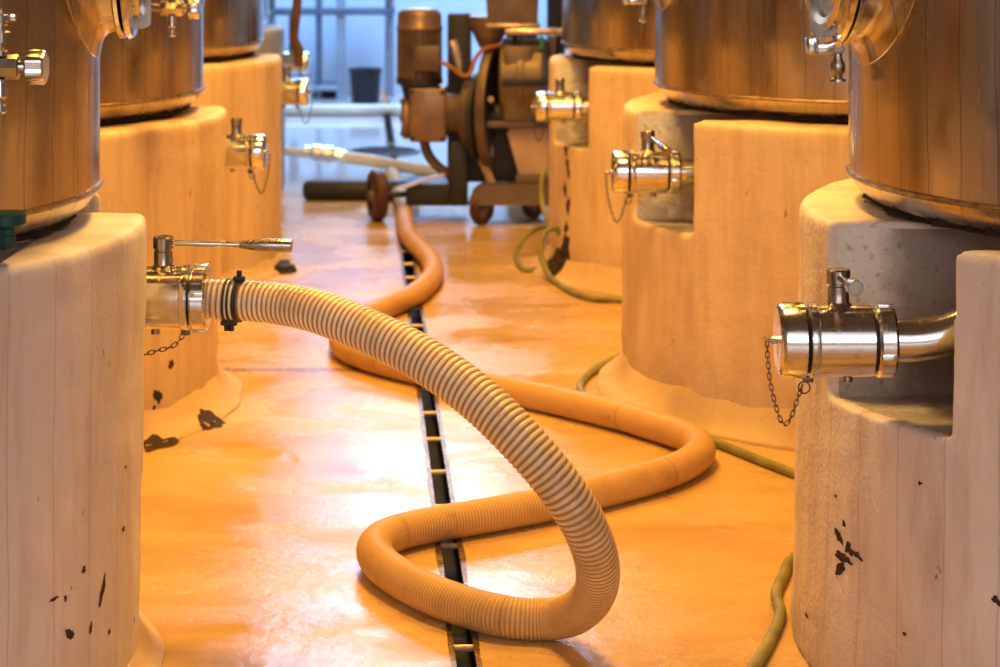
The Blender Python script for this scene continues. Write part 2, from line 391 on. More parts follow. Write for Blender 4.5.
# ------------------------------------------------------------------ plinths
RP, HP, ZF, RT = .80, .90, .558, .712
def bake(o):
    dg = bpy.context.evaluated_depsgraph_get(); e = o.evaluated_get(dg)
    me = bpy.data.meshes.new_from_object(e); old = o.data
    o.modifiers.clear(); o.data = me; return o
def ray_on_cyl(px, py, C, R):
    d = Vector(((px-500)/F, 1.0)); c = Vector((C[0], C[1])); dd = d.dot(d); b = d.dot(c); k = c.dot(c)-R*R
    t = (b-math.sqrt(max(0, b*b-dd*k)))/dd
    return Vector((d.x*t, d.y*t, H-(py-HOR)*t/F))
def plinth(label, C, rz, vox, mat, flare, skirt=1.0, extra=None, chips=(), slot=(-.50, -.18), RP=.80):
    root = thing('concrete_plinth', label, 'plinth', (C[0], C[1], 0), 0)
    mb = MB(); e = .02
    prof = [(RP+flare, 0), (RP+flare*.5, HP*.5), (RP, HP-e), (RP-e*.1, HP-e*.5), (RP-e*.45, HP-e*.1), (RP-e, HP), (.3, HP+.0)]
    mb.lathe(prof, seg=160)
    body = mb.build('plinth_body', mat, root)
    cuts = []
    def cutter(c, s, bev, rz=0.0):
        k = MB().box(c, s, bev, seg=3).build('cutter', M['raw']); k.parent = root; k.rotation_euler = (0, 0, rz)
        m = body.modifiers.new('b', 'BOOLEAN'); m.operation = 'DIFFERENCE'; m.object = k; m.solver = 'EXACT'; cuts.append(k)
    # slot for the outlet: open to the corridor and upward
    sy0, sy1 = slot
    if slot: cutter((-.62, (sy0+sy1)/2, ZF+.5), (.84, sy1-sy0, 1.0), .014, rz)
    if extra: cutter(*extra)
    bpy.context.view_layer.update()
    bake(body)
    for k in cuts: bpy.data.objects.remove(k)
    m = body.modifiers.new('r', 'REMESH'); m.mode = 'VOXEL'; m.voxel_size = vox
    m2 = body.modifiers.new('s', 'SMOOTH'); m2.iterations = 2 if vox < .009 else 3; m2.factor = .5
    bake(body)
    me = body.data
    for v in me.vertices:                                   # hand-trowelled unevenness
        p = v.co; n = mnoise.noise(p*4.5+Vector((C[0]*3, C[1], 0)))*.006 + mnoise.noise(p*16+Vector((0, C[1], 3)))*.0022
        rr = math.hypot(p.x, p.y)
        if p.z > .02:
            f = 1+n/max(rr, .2); p.x *= f; p.y *= f
            if p.z > .3: p.z += n*.7
    for p in me.polygons: p.use_smooth = True
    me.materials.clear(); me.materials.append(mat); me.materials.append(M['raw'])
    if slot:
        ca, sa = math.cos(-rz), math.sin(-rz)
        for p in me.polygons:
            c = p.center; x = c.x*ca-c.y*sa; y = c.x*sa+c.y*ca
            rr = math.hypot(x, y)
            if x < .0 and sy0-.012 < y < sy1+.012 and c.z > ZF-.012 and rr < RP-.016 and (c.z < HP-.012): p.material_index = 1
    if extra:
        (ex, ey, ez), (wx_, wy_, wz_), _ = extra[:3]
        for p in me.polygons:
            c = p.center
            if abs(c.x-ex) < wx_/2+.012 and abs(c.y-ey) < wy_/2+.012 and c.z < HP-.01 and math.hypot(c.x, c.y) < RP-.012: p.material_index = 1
    if skirt:
        mb = MB(); r0 = RP+flare
        mb.lathe([(r0-.05, 0.001), (r0+.085*skirt, .001), (r0+.082*skirt, .008*skirt), (r0+.055*skirt, .022*skirt), (r0+.03*skirt, .042*skirt), (r0+.012*skirt, .07*skirt), (r0-.004, .1*skirt), (r0-.05, .1*skirt)], seg=220, closed=True, wob=.012)
        sk = mb.build('base_skirt', M['skirt'], root)
    bvh = BVHTree.FromPolygons([v.co for v in me.vertices], [p.vertices for p in me.polygons])
    if skirt: sbv = BVHTree.FromPolygons([v.co for v in sk.data.vertices], [p.vertices for p in sk.data.polygons])
    for ch in chips:
        px, py, w, h, ang = ch[:5]; on = ch[5] if len(ch) > 5 else RP+flare*.5
        p = ray_on_cyl(px, py, C, on); th = math.atan2(p.y-C[1], p.x-C[0]); Rr = math.hypot(p.x-C[0], p.y-C[1])
        if len(ch) > 5: Rr = on
        on_sk = len(ch) > 5; mb = MB(); n = 26; sc = p.y/F; sd = random.random()*50
        tree = sbv if on_sk else bvh
        nx = 1.0 if on_sk else max(.3, abs(math.cos(th+PI/2)))
        dirn = Vector((math.cos(th), math.sin(th), 0)); side = Vector((-dirn.y, dirn.x, 0))
        base = Vector((p.x-C[0], p.y-C[1], p.z)); rows = []
        for f in (1.0, .66, .33):
            row = []
            for q in range(n):
                a = 2*PI*q/n; k_ = f*(1+.75*mnoise.noise(Vector((math.cos(a)*1.6+sd, math.sin(a)*1.6, sd))))
                u, v = math.cos(a)*w/2*k_*sc, math.sin(a)*h/2*k_*sc
                u, v = (u*math.cos(ang)-v*math.sin(ang))/nx, u*math.sin(ang)+v*math.cos(ang)
                if on_sk:
                    o_ = base+side*u+dirn*(-v*1.6); o_.z = .5; hit = tree.ray_cast(o_, Vector((0, 0, -1)))
                    if hit[0] is None: hit = (Vector((o_.x, o_.y, .001)), Vector((0, 0, 1)))
                else:
                    hit = tree.ray_cast(base+dirn*.4+side*u+Vector((0, 0, v)), -dirn)
                    if hit[0] is None: hit = (base, dirn)
                row.append(hit[0]+hit[1]*(.0012+.0006*(1-f)))
            rows.append(row)
        mb.rings(rows, False, True).build('bare_patch', M['chip'], root)
    return root
CR = [(1.43, 4.13), (1.196, 6.44), (1.012, 8.6)]
CL = [(-1.514, 3.9), (-1.656, 6.19), (-1.75, 8.66), (-2.0, 11.1)]
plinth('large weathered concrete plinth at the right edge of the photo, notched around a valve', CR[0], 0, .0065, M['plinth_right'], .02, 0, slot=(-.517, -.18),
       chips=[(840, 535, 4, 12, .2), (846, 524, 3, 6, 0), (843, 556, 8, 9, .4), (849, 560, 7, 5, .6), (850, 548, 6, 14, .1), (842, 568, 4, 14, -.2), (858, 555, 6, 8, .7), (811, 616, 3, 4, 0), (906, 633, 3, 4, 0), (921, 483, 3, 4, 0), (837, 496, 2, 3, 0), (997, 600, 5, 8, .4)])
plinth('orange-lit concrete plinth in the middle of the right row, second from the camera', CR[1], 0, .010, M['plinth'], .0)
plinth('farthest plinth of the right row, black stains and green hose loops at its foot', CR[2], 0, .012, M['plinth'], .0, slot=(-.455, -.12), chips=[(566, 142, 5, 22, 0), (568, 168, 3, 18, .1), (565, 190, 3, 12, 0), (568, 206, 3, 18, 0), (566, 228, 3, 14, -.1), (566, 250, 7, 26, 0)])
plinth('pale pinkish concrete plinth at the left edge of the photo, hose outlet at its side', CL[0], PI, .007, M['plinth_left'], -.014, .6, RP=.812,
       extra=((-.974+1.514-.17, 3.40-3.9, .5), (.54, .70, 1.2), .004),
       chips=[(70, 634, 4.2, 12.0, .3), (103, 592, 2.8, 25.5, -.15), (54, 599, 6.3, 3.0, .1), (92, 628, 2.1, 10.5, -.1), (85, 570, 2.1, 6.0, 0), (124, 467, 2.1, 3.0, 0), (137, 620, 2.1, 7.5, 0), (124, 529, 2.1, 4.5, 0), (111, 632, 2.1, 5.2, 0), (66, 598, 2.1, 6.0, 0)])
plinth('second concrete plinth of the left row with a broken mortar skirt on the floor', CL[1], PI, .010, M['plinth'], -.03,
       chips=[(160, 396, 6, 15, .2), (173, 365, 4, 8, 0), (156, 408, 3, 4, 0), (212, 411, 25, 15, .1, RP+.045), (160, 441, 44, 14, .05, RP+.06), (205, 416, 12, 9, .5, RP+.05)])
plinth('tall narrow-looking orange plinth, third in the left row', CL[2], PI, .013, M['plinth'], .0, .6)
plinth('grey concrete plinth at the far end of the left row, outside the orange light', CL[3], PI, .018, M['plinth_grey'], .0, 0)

# ------------------------------------------------------------------ tanks
def tank(label, C, side, mat, rt=RT, fittings=True, sample=False, drain=True, alpha=None, detail=64):
    root = thing('steel_tank', label, 'tank', (C[0], C[1], HP+.005), 0)
    zs = .062
    mb = MB()
    prof = [(.35, .010), (rt-.09, .004), (rt-.062, .007), (rt-.037, .016), (rt-.017, .031), (rt-.005, .05), (rt, .066)]
    prof += [(rt, .066+2.1*i/12) for i in range(1, 13)]+[(rt-.03, 2.22), (.5, 2.45), (.2, 2.5)]
    mb.lathe(prof, seg=160).build('tank_shell', mat, root, sharp=50)
    mb = MB(); mb.lathe([(rt-.004, zs-.004), (rt+.003, zs-.004), (rt+.0062, zs+.001), (rt+.003, zs+.006), (rt-.004, zs+.006)], seg=200, closed=True, wob=.0015).build('weld_seam', M['weld'], root)
    mb = MB(); random.seed(int(C[1]*100))
    R = []; SEG = 420
    ring = []
    for i in range(SEG):
        a = 2*PI*i/SEG; d = Vector((math.cos(a), math.sin(a), 0))
        j = mnoise.noise(Vector((math.cos(a)*9, math.sin(a)*9, C[1])))+.7*mnoise.noise(Vector((math.cos(a)*21, math.sin(a)*21, C[1]))); j2 = mnoise.noise(Vector((math.cos(a)*45, math.sin(a)*45, C[1])))
        r1 = rt-.045+.016*j+.012*j2; h = .014+.008*j2+.006*j
        ring.append([d*(rt-.16)+Vector((0, 0, .0025)), d*(r1)+Vector((0, 0, .0025)), d*(r1-.012)+Vector((0, 0, max(.005, h))), d*(rt-.16)+Vector((0, 0, .009))])
    mb.rings(ring, closed=True).build('dirt_seal', M['crud'], root)
    if not fittings: return root
    al = alpha if alpha is not None else (84 if side > 0 else 95)
    al = math.radians(al)
    n = Vector((-side*math.sin(al), -math.cos(al), 0)); s = Vector((-n.y, n.x, 0))
    zc, rn = (.553 if side > 0 else .575), .205
    # manway neck flowing out of the shell
    mb = MB(); R = []; SEG = 72
    for rr, off, flat in ((rn+.058, -.012, 0), (rn+.050, .0025, 0), (rn+.03, .006, 0), (rn+.014, .012, 0), (rn+.004, .022, 0), (rn, .034, 0), (rn, .05, 1), (rn-.02, .05, 1)):
        row = []
        for k in range(SEG):
            a = 2*PI*k/SEG; u = rr*math.cos(a); t = (math.sqrt(rt*rt-u*u)+off) if not flat else rt+off
            row.append(n*t+s*u+Vector((0, 0, zc+rr*math.sin(a))))
        R.append(row)
    neck = mb.rings(R).build('manway_neck', mat, root)
    o = n*(rt+.042)+Vector((0, 0, zc))
    MB().lathe([(rn-.02, 0), (rn+.008, 0), (rn+.014, .004), (rn+.014, .011), (rn+.008, .015), (rn-.02, .015)], o, n, 72, closed=True).build('flange', M['polish'], neck)
    mb = MB(); mb.lathe([(rn+.012, .018), (rn+.016, .022), (rn+.012, .03), (rn-.012, .034), (rn-.04, .033), (rn-.09, .05), (.05, .06), (.0001, .06)], o, n, 72)
    mb.lathe([(rn-.03, .030), (rn-.018, .042), (rn-.032, .047), (rn-.046, .04)], o, n, 72, closed=True)
    mb.build('manway_door', M['polish'], root, sharp=30)
    Mx = Matrix((n.to_4d(), s.to_4d(), (0, 0, 1, 0), (0, 0, 0, 1))).transposed()
    Mx = Matrix(((n.x, s.x, 0, 0), (n.y, s.y, 0, 0), (0, 0, 1, 0), (0, 0, 0, 1)))
    # flat strap across the door with its rounded end showing below
    fs = -1 if side > 0 else 1                # facing the camera in local s
    mb = MB(); poly = []; w = .022
    z0, z1 = zc-rn+.005, zc+rn-.02
    for k in range(9): a = PI+PI*k/8; poly.append((w*math.cos(a), z0+.012+.012*math.sin(a)))
    poly += [(w, z1), (-w, z1)]
    tl = .10 if side > 0 else .0
    A = []; B = []
    for x, z in poly:
        t = rt+.082+x-(z-z0)*(-tl); A.append(Mx @ Vector((t, -.008, z))); B.append(Mx @ Vector((t, .008, z)))
    mb.rings([A, B], True, True).build('door_strap', M['dull'], root)
    mb = MB()
    if side > 0:
        mb.box((rt+.070, 0, z0-.022), (.062, .03, .022), .005, Mx); mb.box((rt+.104, 0, z0-.016), (.022, .04, .036), .006, Mx)
        mb.box((rt+.052, 0, z0+.012), (.012, .03, .038), .003, Mx); mb.box((rt+.068, 0, z0+.012), (.008, .024, .034), .003, Mx)
    else:
        mb.cyl(Mx @ Vector((rt+.056, 0, z0+.03)), Mx @ Vector((rt+.076, 0, z0+.03)), .014, 20, .003)
        mb.lathe([(.012, 0), (.02, 0), (.024, .008), (.02, .016), (.012, .016)], Mx @ Vector((rt+.064, 0, z0+.062)), s, 24, closed=True)
    mb.build('hinge_clamp', M['polish'], root)
    if drain:
        p = Mx @ Vector((rt+.05, 0, z0-.045))
        mb = MB(); mb.lathe([(.006, .02), (.009, .012), (.009, .002), (.014, -.006), (.0155, -.014), (.0145, -.024), (.010, -.03), (.0095, -.036), (.016, -.039), (.0165, -.044), (.008, -.046)], p, (0, 0, 1), 24)
        mb.build('drain_tap', M['dull'], root)
    if sample:
        # angle seat sampling valve standing on the shell
        px, py, Y = sample
        c = W(px, py, Y)-Vector((C[0], C[1], HP)); k = 1.0
        sv = MB().cyl(c+Vector((-.035*k, .0, 0)), c+Vector((.03*k, 0, 0)), .022*k, 8, .004).build('sample_valve', M['polish'], root, sharp=25)
        d = Vector((c.x, c.y, 0)); dn = d.normalized()
        MB().cyl(c, dn*(rt-.01)+Vector((0, 0, c.z)), .013*k, 16).build('valve_stub', M['polish'], sv)
        mb = MB(); mb.cyl(c+Vector((.03*k, 0, 0)), c+Vector((.042*k, 0, 0)), .012*k, 16)
        prof = []
        kn = c+Vector((.042*k, 0, 0)); R = []
        for t, f in ((0, .85), (.004, 1), (.03, 1), (.034, .9)):
            R.append([kn+Vector((t*k, math.sin(2*PI*q/48)*.029*k*f*(1+.07*math.cos(6*2*PI*q/48)), math.cos(2*PI*q/48)*.029*k*f*(1+.07*math.cos(6*2*PI*q/48)))) for q in range(48)])
        mb.rings(R, True, True)
        mb.build('knob', M['polish'], sv)
        b = c+Vector((-.003*k, -.004, 0))
        mb = MB(); mb.lathe([(.013, .02), (.013, .03), (.008, .032), (.008, .04), (.019, .043), (.019, .06), (.012, .064), (.012, .072), (.015, .074), (.015, .1)], b, (0, 0, 1), 6)
        mb.lathe([(.016, .078), (.019, .08), (.019, .09), (.016, .092)], b, (0, 0, 1), 20, closed=True)
        mb.box(b+Vector((.022, 0, .086)), (.012, .014, .014), .002)
        mb.build('valve_bonnet', M['polish'], sv, sharp=25)
        mb = MB(); mb.lathe([(.010, -.02), (.012, -.026), (.014, -.05), (.009, -.056), (.009, -.062), (.013, -.066), (.0135, -.076), (.009, -.08)], b, (0, 0, 1), 20)
        mb.build('outlet', M['polish'], sv)
    return root
tank('stainless steel tank at the right edge of the photo with dark drip lines', CR[0], 1, M['tank'], .70)
tank('wide brown-reflecting steel tank standing behind the right-hand capped valve, second in the right row', CR[1], 1, M['tank'], .695)
tank('farthest steel tank of the right row, beside the pump machine', CR[2], 1, M['tank'], .745, drain=False)
tank('steel tank at the left edge of the photo with a silver sampling valve', CL[0], -1, M['tank'], .72, sample=(2, 70, 3.45), drain=False)
tank('second steel tank of the left row with a small tap near its top', CL[1], -1, M['tank'], .73, drain=False, sample=(173, 10, 5.60))
tank('third steel tank of the left row, dark brown, by the blue background', CL[2], -1, M['tank'], .72, drain=False)
tank('grey steel tank at the far end of the left row before the blue wall', CL[3], -1, M['tank_far'], .715, fittings=False)

# ------------------------------------------------------------------ ball valves (local +X points outward, origin on the axis at the wall side of the body)
def valve(label, loc, rz, s=1.0, lever=None, ll=1.0, cap=True, pipe=True, ch='hang', mirror=1):
    root = thing('ball_valve', label, 'valve', loc, rz, None)
    def V(x, y, z): return Vector((x, y, z))*s
    X = Vector((1, 0, 0))
    def la(prof, o=(0, 0, 0), ax=(1, 0, 0), seg=56, **k): return MB().lathe([(r*s, t*s) for r, t in prof], Vector(o)*s, ax, seg, **k)
    la([(.05, 0), (.066, .0), (.0685, .002), (.0685, .104), (.071, .106), (.0715, .108), (.0715, .119), (.069, .121), (.05, .121)]).build('valve_body', M['polish'], root, sharp=28)
    # boss + lever spindle
    b = la([(.034, .058), (.026, .068), (.0215, .072), (.0205, .074), (.0205, .102), (.018, .104), (.018, .107), (.0225, .109), (.0225, .132), (.020, .135), (.0001, .135)], (.062, 0, 0), (0, 0, 1), 32).build('spindle', M['dull'], root, sharp=28)
    if lever is not None:
        d = Vector(lever).normalized(); o = Vector((.062, 0, .121))
        mb = MB(); mb.lathe([(r*s, t*s) for r, t in ((.0068, .015), (.0072, .13*ll), (.008, .14*ll))], o*s, d, 20)
        lv = mb.build('lever', M['polish'], root)
        MB().lathe([(r*s, t*s) for r, t in ((.008, .14*ll), (.009, .143*ll), (.0135, .175*ll), (.0148, .182*ll), (.0148, .232*ll), (.0136, .235*ll), (.0001, .235*ll))], o*s, d, 24).build('grip', M['dull'], lv, sharp=28)
    # round slotted nut on one side, cap on the other
    def nut(o, sgn):
        mb = MB(); ax = (sgn, 0, 0)
        mb.lathe([(r*s, t*s) for r, t in ((.05, .004), (.066, .004), (.0705, .009), (.0705, .034), (.066, .039), (.045, .039))], Vector(o)*s, ax, 56)
        for k in range(4):
            a = PI/4+k*PI/2+.5
            mb.box(Vector(o)*s+Vector((sgn*.0215, .069*math.cos(a), .069*math.sin(a)))*s, Vector((.03, .012, .012))*s, .002*s)
        mb.build('union_nut', M['polish'], root, sharp=28)
        la([(.058, -.002), (.058, .006)], o, (sgn, 0, 0)).build('gasket', M['black'], root)
    if cap:
        nut((-.002, 0, 0), -1)
        la([(.06, .119), (.062, .125), (.06, .127)], (0, 0, 0)).build('gasket', M['black'], root)
        c = la([(.05, .127), (.0685, .127), (.071, .129), (.071, .166), (.067, .174), (.06, .178), (.0001, .179)]).build('end_cap', M['polish'], root, sharp=28)
        mb = MB(); mb.cyl(V(.176, 0, 0), V(.19, 0, 0), .007*s, 6); mb.cyl(V(.19, 0, 0), V(.198, 0, 0), .004*s, 10)
        mb.cyl(V(.194, 0, 0), V(.196, -.012, -.004), .004*s, 8)
        mb.build('eye_bolt', M['dull'], c, sharp=28)
        if ch:
            mb = MB(); q = [V(.196, -.01, -.004), V(.195, -.012, -.03), V(.19, -.012, -.08), V(.18, -.012, -.125), V(.165, -.012, -.163), V(.150, -.012, -.15), V(.138, -.012, -.115), V(.128, -.012, -.088)]
            chain_mesh(mb, q, .0145*s, .0034*s, .0011*s)
            mb.lathe([(.011*s, -.0013*s), (.0125*s, 0), (.011*s, .0013*s), (.0095*s, 0)], V(.125, -.012, -.093), (0, 1, .1), 24, closed=True)
            mb.box(V(.118, -.01, -.076), V(.02, .012, .012), .002*s)
            mb.build('chain', M['chain'], root)
    else:
        nut((.122, 0, 0), 1)
        la([(.038, .155), (.036, .16), (.036, .26)]).build('hose_tail', M['dull'], root)
        mb = MB(); chain_mesh(mb, [V(.108, -.01, -.075), V(.098, -.012, -.092), V(.08, -.014, -.105), V(.05, -.016, -.112), V(.02, -.016, -.122)], .0165*s, .0042*s, .0012*s)
        mb.box(V(.112, -.008, -.072), V(.02, .014, .014), .002*s); mb.build('chain', M['chain'], root)
    la([(.010, -.078), (.010, -.066)], (.045, 0, 0), (0, 0, 1), 12).build('drain_plug', M['dull'], root)
    if pipe:
        x0 = -.035 if cap else .0
        pts, _ = catmull([V(x0, 0, 0), V(-.09, 0, .001), V(-.14, 0, .010), V(-.19, 0, .03), V(-.235, 0, .065), V(-.262, 0, .11), V(-.27, 0, .15)], .012)
        MB().tube(pts, .0415*s, 32).build('outlet_pipe', M['polish'], root)
    return root
k = 3.72/F
valve('nearest capped steel valve on the right, in the notch of the weathered plinth, chain hanging', W(871, 340, 3.72), PI, .98, (-.05, 1.0, .03), .62)
valve('capped steel valve in the notch of the middle right plinth, lever slanting towards the camera', W(667, 172, 6.10), PI, .945, (-.20, 1.0, -.13))
valve('farthest capped steel valve of the right row, in front of the pump machine', W(573, 106.5, 8.22), PI, .87, None)
vl = valve('open steel valve on the left with the ribbed suction hose attached and long lever', W(135, 298, 4.2), 0, .96, (1.0, -.03, -.02), 1.2, cap=False)
valve('capped steel valve on the second left plinth, its chain dangling beside the orange concrete', W(221, 152, 6.38), 0, .80, None)
valve('small capped steel valve on the third left plinth, against the blue background', W(275, 92, 8.85), 0, .85, None)
valve('dark capped valve at the far end of the left row under the hanging brown hose', W(283, 62, 11.0), 0, .8, None)

# ------------------------------------------------------------------ the big suction hose
RH = .0425
def hz(x, y, r=RH): p = FL(x, y, r); return (p.x, p.y, p.z, r)
def ha(x, y, Y, r): p = W(x, y, Y); return (p.x, p.y, p.z, r)
HPTS = [ha(205, 298.5, 4.2, 0.0415), ha(225, 300, 4.2, 0.042), ha(250, 301, 4.19, 0.0425), ha(285, 304.5, 4.16, 0.0435), ha(327, 314.5, 4.1, 0.0445), ha(396, 344, 4.0, 0.0455), ha(440, 370, 3.94, 0.046), ha(480, 400, 3.89, 0.046), ha(515, 434, 3.85, 0.046), ha(545, 467, 3.83, 0.0455), ha(570, 500, 3.83, 0.045), ha(589, 535, 3.86, 0.0445), ha(598, 567, 3.92, 0.044), ha(595, 592, 4.0, 0.0435), ha(580, 610, 4.08, 0.043),
        hz(555, 619), hz(506, 617), hz(451, 602), hz(410, 584), hz(383, 566), hz(374, 551), hz(379, 541), hz(396, 533), hz(430, 525), hz(465, 519), hz(506, 512), hz(548, 504), hz(590, 494), hz(625, 485), hz(664, 474), hz(690, 462), hz(701, 451), hz(695, 441), hz(677, 433), hz(651, 425), hz(625, 417), hz(586, 407.5), hz(535, 396), hz(480, 385), hz(430, 374), hz(384, 363), hz(352, 352), hz(341, 341), hz(350, 326), hz(384, 308), hz(413, 295), hz(432, 277), hz(431, 262), hz(418, 247), hz(409, 236), hz(405, 222), hz(403, 203), hz(394, 180), (-.615, 11.35, .0445, .0425)]
hs = thing('suction_hose', 'long ribbed beige suction hose arching from the left valve and snaking over the floor', 'hose', tuple(HPTS[0][:3]))
o0 = Vector(HPTS[0][:3])
step = .0021
pts4, HL = catmull([Vector(p) for p in HPTS], .01)
for _ in range(14):                                         # a stiff hose has no kinks
    pts4 = [pts4[0], pts4[1]]+[(pts4[q-1]+2*pts4[q]+pts4[q+1])/4 for q in range(2, len(pts4)-1)]+[pts4[-1]]
pts4, HL = catmull(pts4, step)
# arch ends where it lands (start of the floor run)
def arc_at(target):
    best = min(range(len(pts4)), key=lambda i: (pts4[i].xyz-Vector(target[:3])).length); return best
i_land = arc_at(HPTS[15]); i_dust = arc_at(HPTS[11]); i_smooth = arc_at(HPTS[30])
bands = [arc_at(HPTS[j]) for j in (16, 22, 29, 35, 40)]
mb = MB(); R = []; cols = []; up = None; phase = 0.0; SEG = 28; n = len(pts4)
P3 = [p.xyz for p in pts4]
for i in range(n):
    d = (P3[min(i+1, n-1)]-P3[max(i-1, 0)]).normalized()
    if up is None: up = Vector((0, 0, 1))
    up = (up-d*up.dot(d)).normalized(); b = d.cross(up)
    if i < i_dust: pitch = .0128
    elif i < i_land: pitch = .0128-.0043*(i-i_dust)/(i_land-i_dust)
    else: pitch = .0085
    phase += step/pitch
    w = (.5+.5*math.cos(2*PI*phase))**.75
    if i < i_dust: amp, age = .058, .6*(i/i_dust)**1.5
    elif i < i_land: f = (i-i_dust)/(i_land-i_dust); amp, age = .058-.018*f, .6+.4*f
    elif i < i_smooth: f = (i-i_land)/(i_smooth-i_land); amp, age = .04-.025*f, 1.0
    else: amp, age = .008, 1.0
    base = min(1.0, i/(i_dust*.9)); age = max(age, .0)
    r = pts4[i].w*(1-amp+amp*w)
    bd = max(max(0, 1-abs(i-q)/4) for q in bands)
    R.append([P3[i]-o0+(up*math.cos(2*PI*k/SEG)+b*math.sin(2*PI*k/SEG))*r for k in range(SEG)])
    cols.append((w, age, bd*.55))
mb.rings(R, True, True)
ho = mb.build('hose_wall', M['hose'], hs, sharp=80)
ca = ho.data.color_attributes.new('hose', 'FLOAT_COLOR', 'POINT')
buf = []
for c in cols:
    for k in range(SEG): buf += [c[0], c[1], c[2], 1.0]
ca.data.foreach_set('color', buf)
# two wire/band clamps at the coupling
def clampring(i, r, w, mat, name, lug):
    p = P3[i]-o0; d = (P3[i+2]-P3[i-2]).normalized()
    mb = MB(); mb.lathe([(r, -w), (r+.003, -w), (r+.0035, 0), (r+.003, w), (r, w)], p, d, 40, closed=True)
    sg = 1 if lug > 0 else -1; q = p+Vector((0, -.004, sg*(r+.004)))
    mb.box(q+Vector((0, 0, sg*.001)), (.024, .016, .010), .002); mb.cyl(q+Vector((0, 0, sg*.002)), q+Vector((.0, 0, sg*.018)), .0055, 10, .001)
    mb.build(name, mat, hs)
rc = pts4[8].w
iA = min(range(260), key=lambda i: abs(P3[i].x-(-.5733))); iB = min(range(260), key=lambda i: abs(P3[i].x-(-.546)))
iC = min(range(260), key=lambda i: abs(P3[i].x-(-.564)))
clampring(iA, rc*1.005, .0022, M['black'], 'wire_clamp', -1)
clampring(iC, rc*1.005, .0018, M['black'], 'wire_clamp', -1)
clampring(iB, rc*1.005, .0050, M['black'], 'hose_clamp', 1)

# ------------------------------------------------------------------ green hose
r = .0125
def gz(x, y, z=r): p = FL(x, y, z); return tuple(p)
G = [tuple(W(545, 168, 9.3)), tuple(W(541, 185, 9.25)), tuple(W(543, 207, 9.15)), tuple(W(548, 224, 9.05)), tuple(W(536, 229, 8.95)), tuple(W(522, 240, 8.85)), gz(516, 256), gz(524, 269), gz(541, 268), tuple(W(556, 255, 8.4)), tuple(W(562, 240, 8.38)),
     tuple(W(557, 229, 8.36)), tuple(W(547, 231, 8.34)), tuple(W(540, 245, 8.32)), tuple(W(543, 262, 8.3)), gz(553, 280), gz(572, 292), gz(596, 299), gz(624, 300), (.57, 7.62, r), (.56, 7.2, r), (.42, 6.82, r), (.33, 6.64, r), (.262, 6.42, r), (.265, 6.22, r), (.36, 6.06, r), (.50, 5.84, r), (.612, 5.67, r), (.70, 5.51, r), (.785, 5.36, r), (.90, 5.18, r), (.90, 4.95, r),
     (.765, 4.76, r), (.678, 4.64, r), (.64, 4.52, r), (.607, 4.40, r), (.60, 4.28, r), (.565, 4.15, r), (.515, 4.0, r), (.43, 3.8, r), (.3, 3.6, r)]
gp, _ = catmull(G, .02)
gh = MB().tube([p-Vector(G[20]) for p in gp], r, 14).build('garden_hose', M['green'], None, Vector(G[20]))
tag(gh, 'thin olive green hose looped beside the far right plinth and trailing along the right row', 'hose')

# dark lump of crud at the foot of the far right plinth
mb = MB(); c0 = FL(561, 279)
g = bmesh.ops.create_icosphere(mb.bm, subdivisions=4, radius=1.0)
for v in g['verts']:
    q = v.co*(1+.35*mnoise.noise(v.co*2.3)); v.co = Vector((q.x*.05, q.y*.05, max(0, q.z*.115+.03*0)))
tag(mb.build('dirt_heap', M['crud'], None, (c0.x-.005, c0.y, 0)), 'black heap of dirt behind the green hose loop at the far right plinth', 'dirt')

mb = MB(); c0 = FL(284, 272)
g = bmesh.ops.create_icosphere(mb.bm, subdivisions=4, radius=1.0)
for v in g['verts']:
    q = v.co*(1+.4*mnoise.noise(v.co*1.9+Vector((4, 0, 0)))); v.co = Vector((q.x*.045, q.y*.05, max(0, q.z*.045)))
tag(mb.build('rubber_scrap', M['black'], None, (c0.x, c0.y, 0)), 'small black scrap on the floor at the foot of the third left plinth', 'scrap')

# ------------------------------------------------------------------ green plastic tap on the left tank
gt = thing('drain_tap', 'dark green plastic tap at the left edge under the nearest left tank', 'tap', W(7, 231, 3.47))
MB().lathe([(.018, .012), (.031, .012), (.033, .014), (.033, .03), (.031, .033), (.0001, .034)], seg=40).build('cap', M['greenplastic'], gt, sharp=28)
MB().lathe([(.006, -.034), (.014, -.03), (.016, -.026), (.016, -.008), (.013, -.006), (.013, .004), (.02, .008), (.02, .013)], seg=8).build('tap_body', M['greenplastic'], gt, sharp=28)
dv = Vector((-1.514-gt.location.x, 3.9-gt.location.y, 0)).normalized()
MB().cyl(Vector((0, 0, -.012)), dv*.085+Vector((0, 0, -.004)), .011, 16).build('spigot', M['greenplastic'], gt)

# ------------------------------------------------------------------ pump machine
YM = 9.9; KM = YM/F
mr = thing('pump_machine', 'wheeled brown must pump with upright motor and large drum at the corridor end', 'machine', W(480, 231, YM))
mr.location.z = 0
def mp(x, y, d=0.0): return W(x, y, YM)-Vector(mr.location)+Vector((0, d*KM, 0))
def mbox(x0, y0, x1, y1, dep, d=0.0, bev=1.5, taper=None):
    a, b = mp(x0, y1, d), mp(x1, y0, d)
    return ((a+b)/2, (b.x-a.x, dep*KM, b.z-a.z), bev*KM)
def addbox(name, mat, *a, parent=None, **kw):
    c, s, bv = mbox(*a, **kw); return MB().box(c, s, bv).build(name, mat, parent or mr)
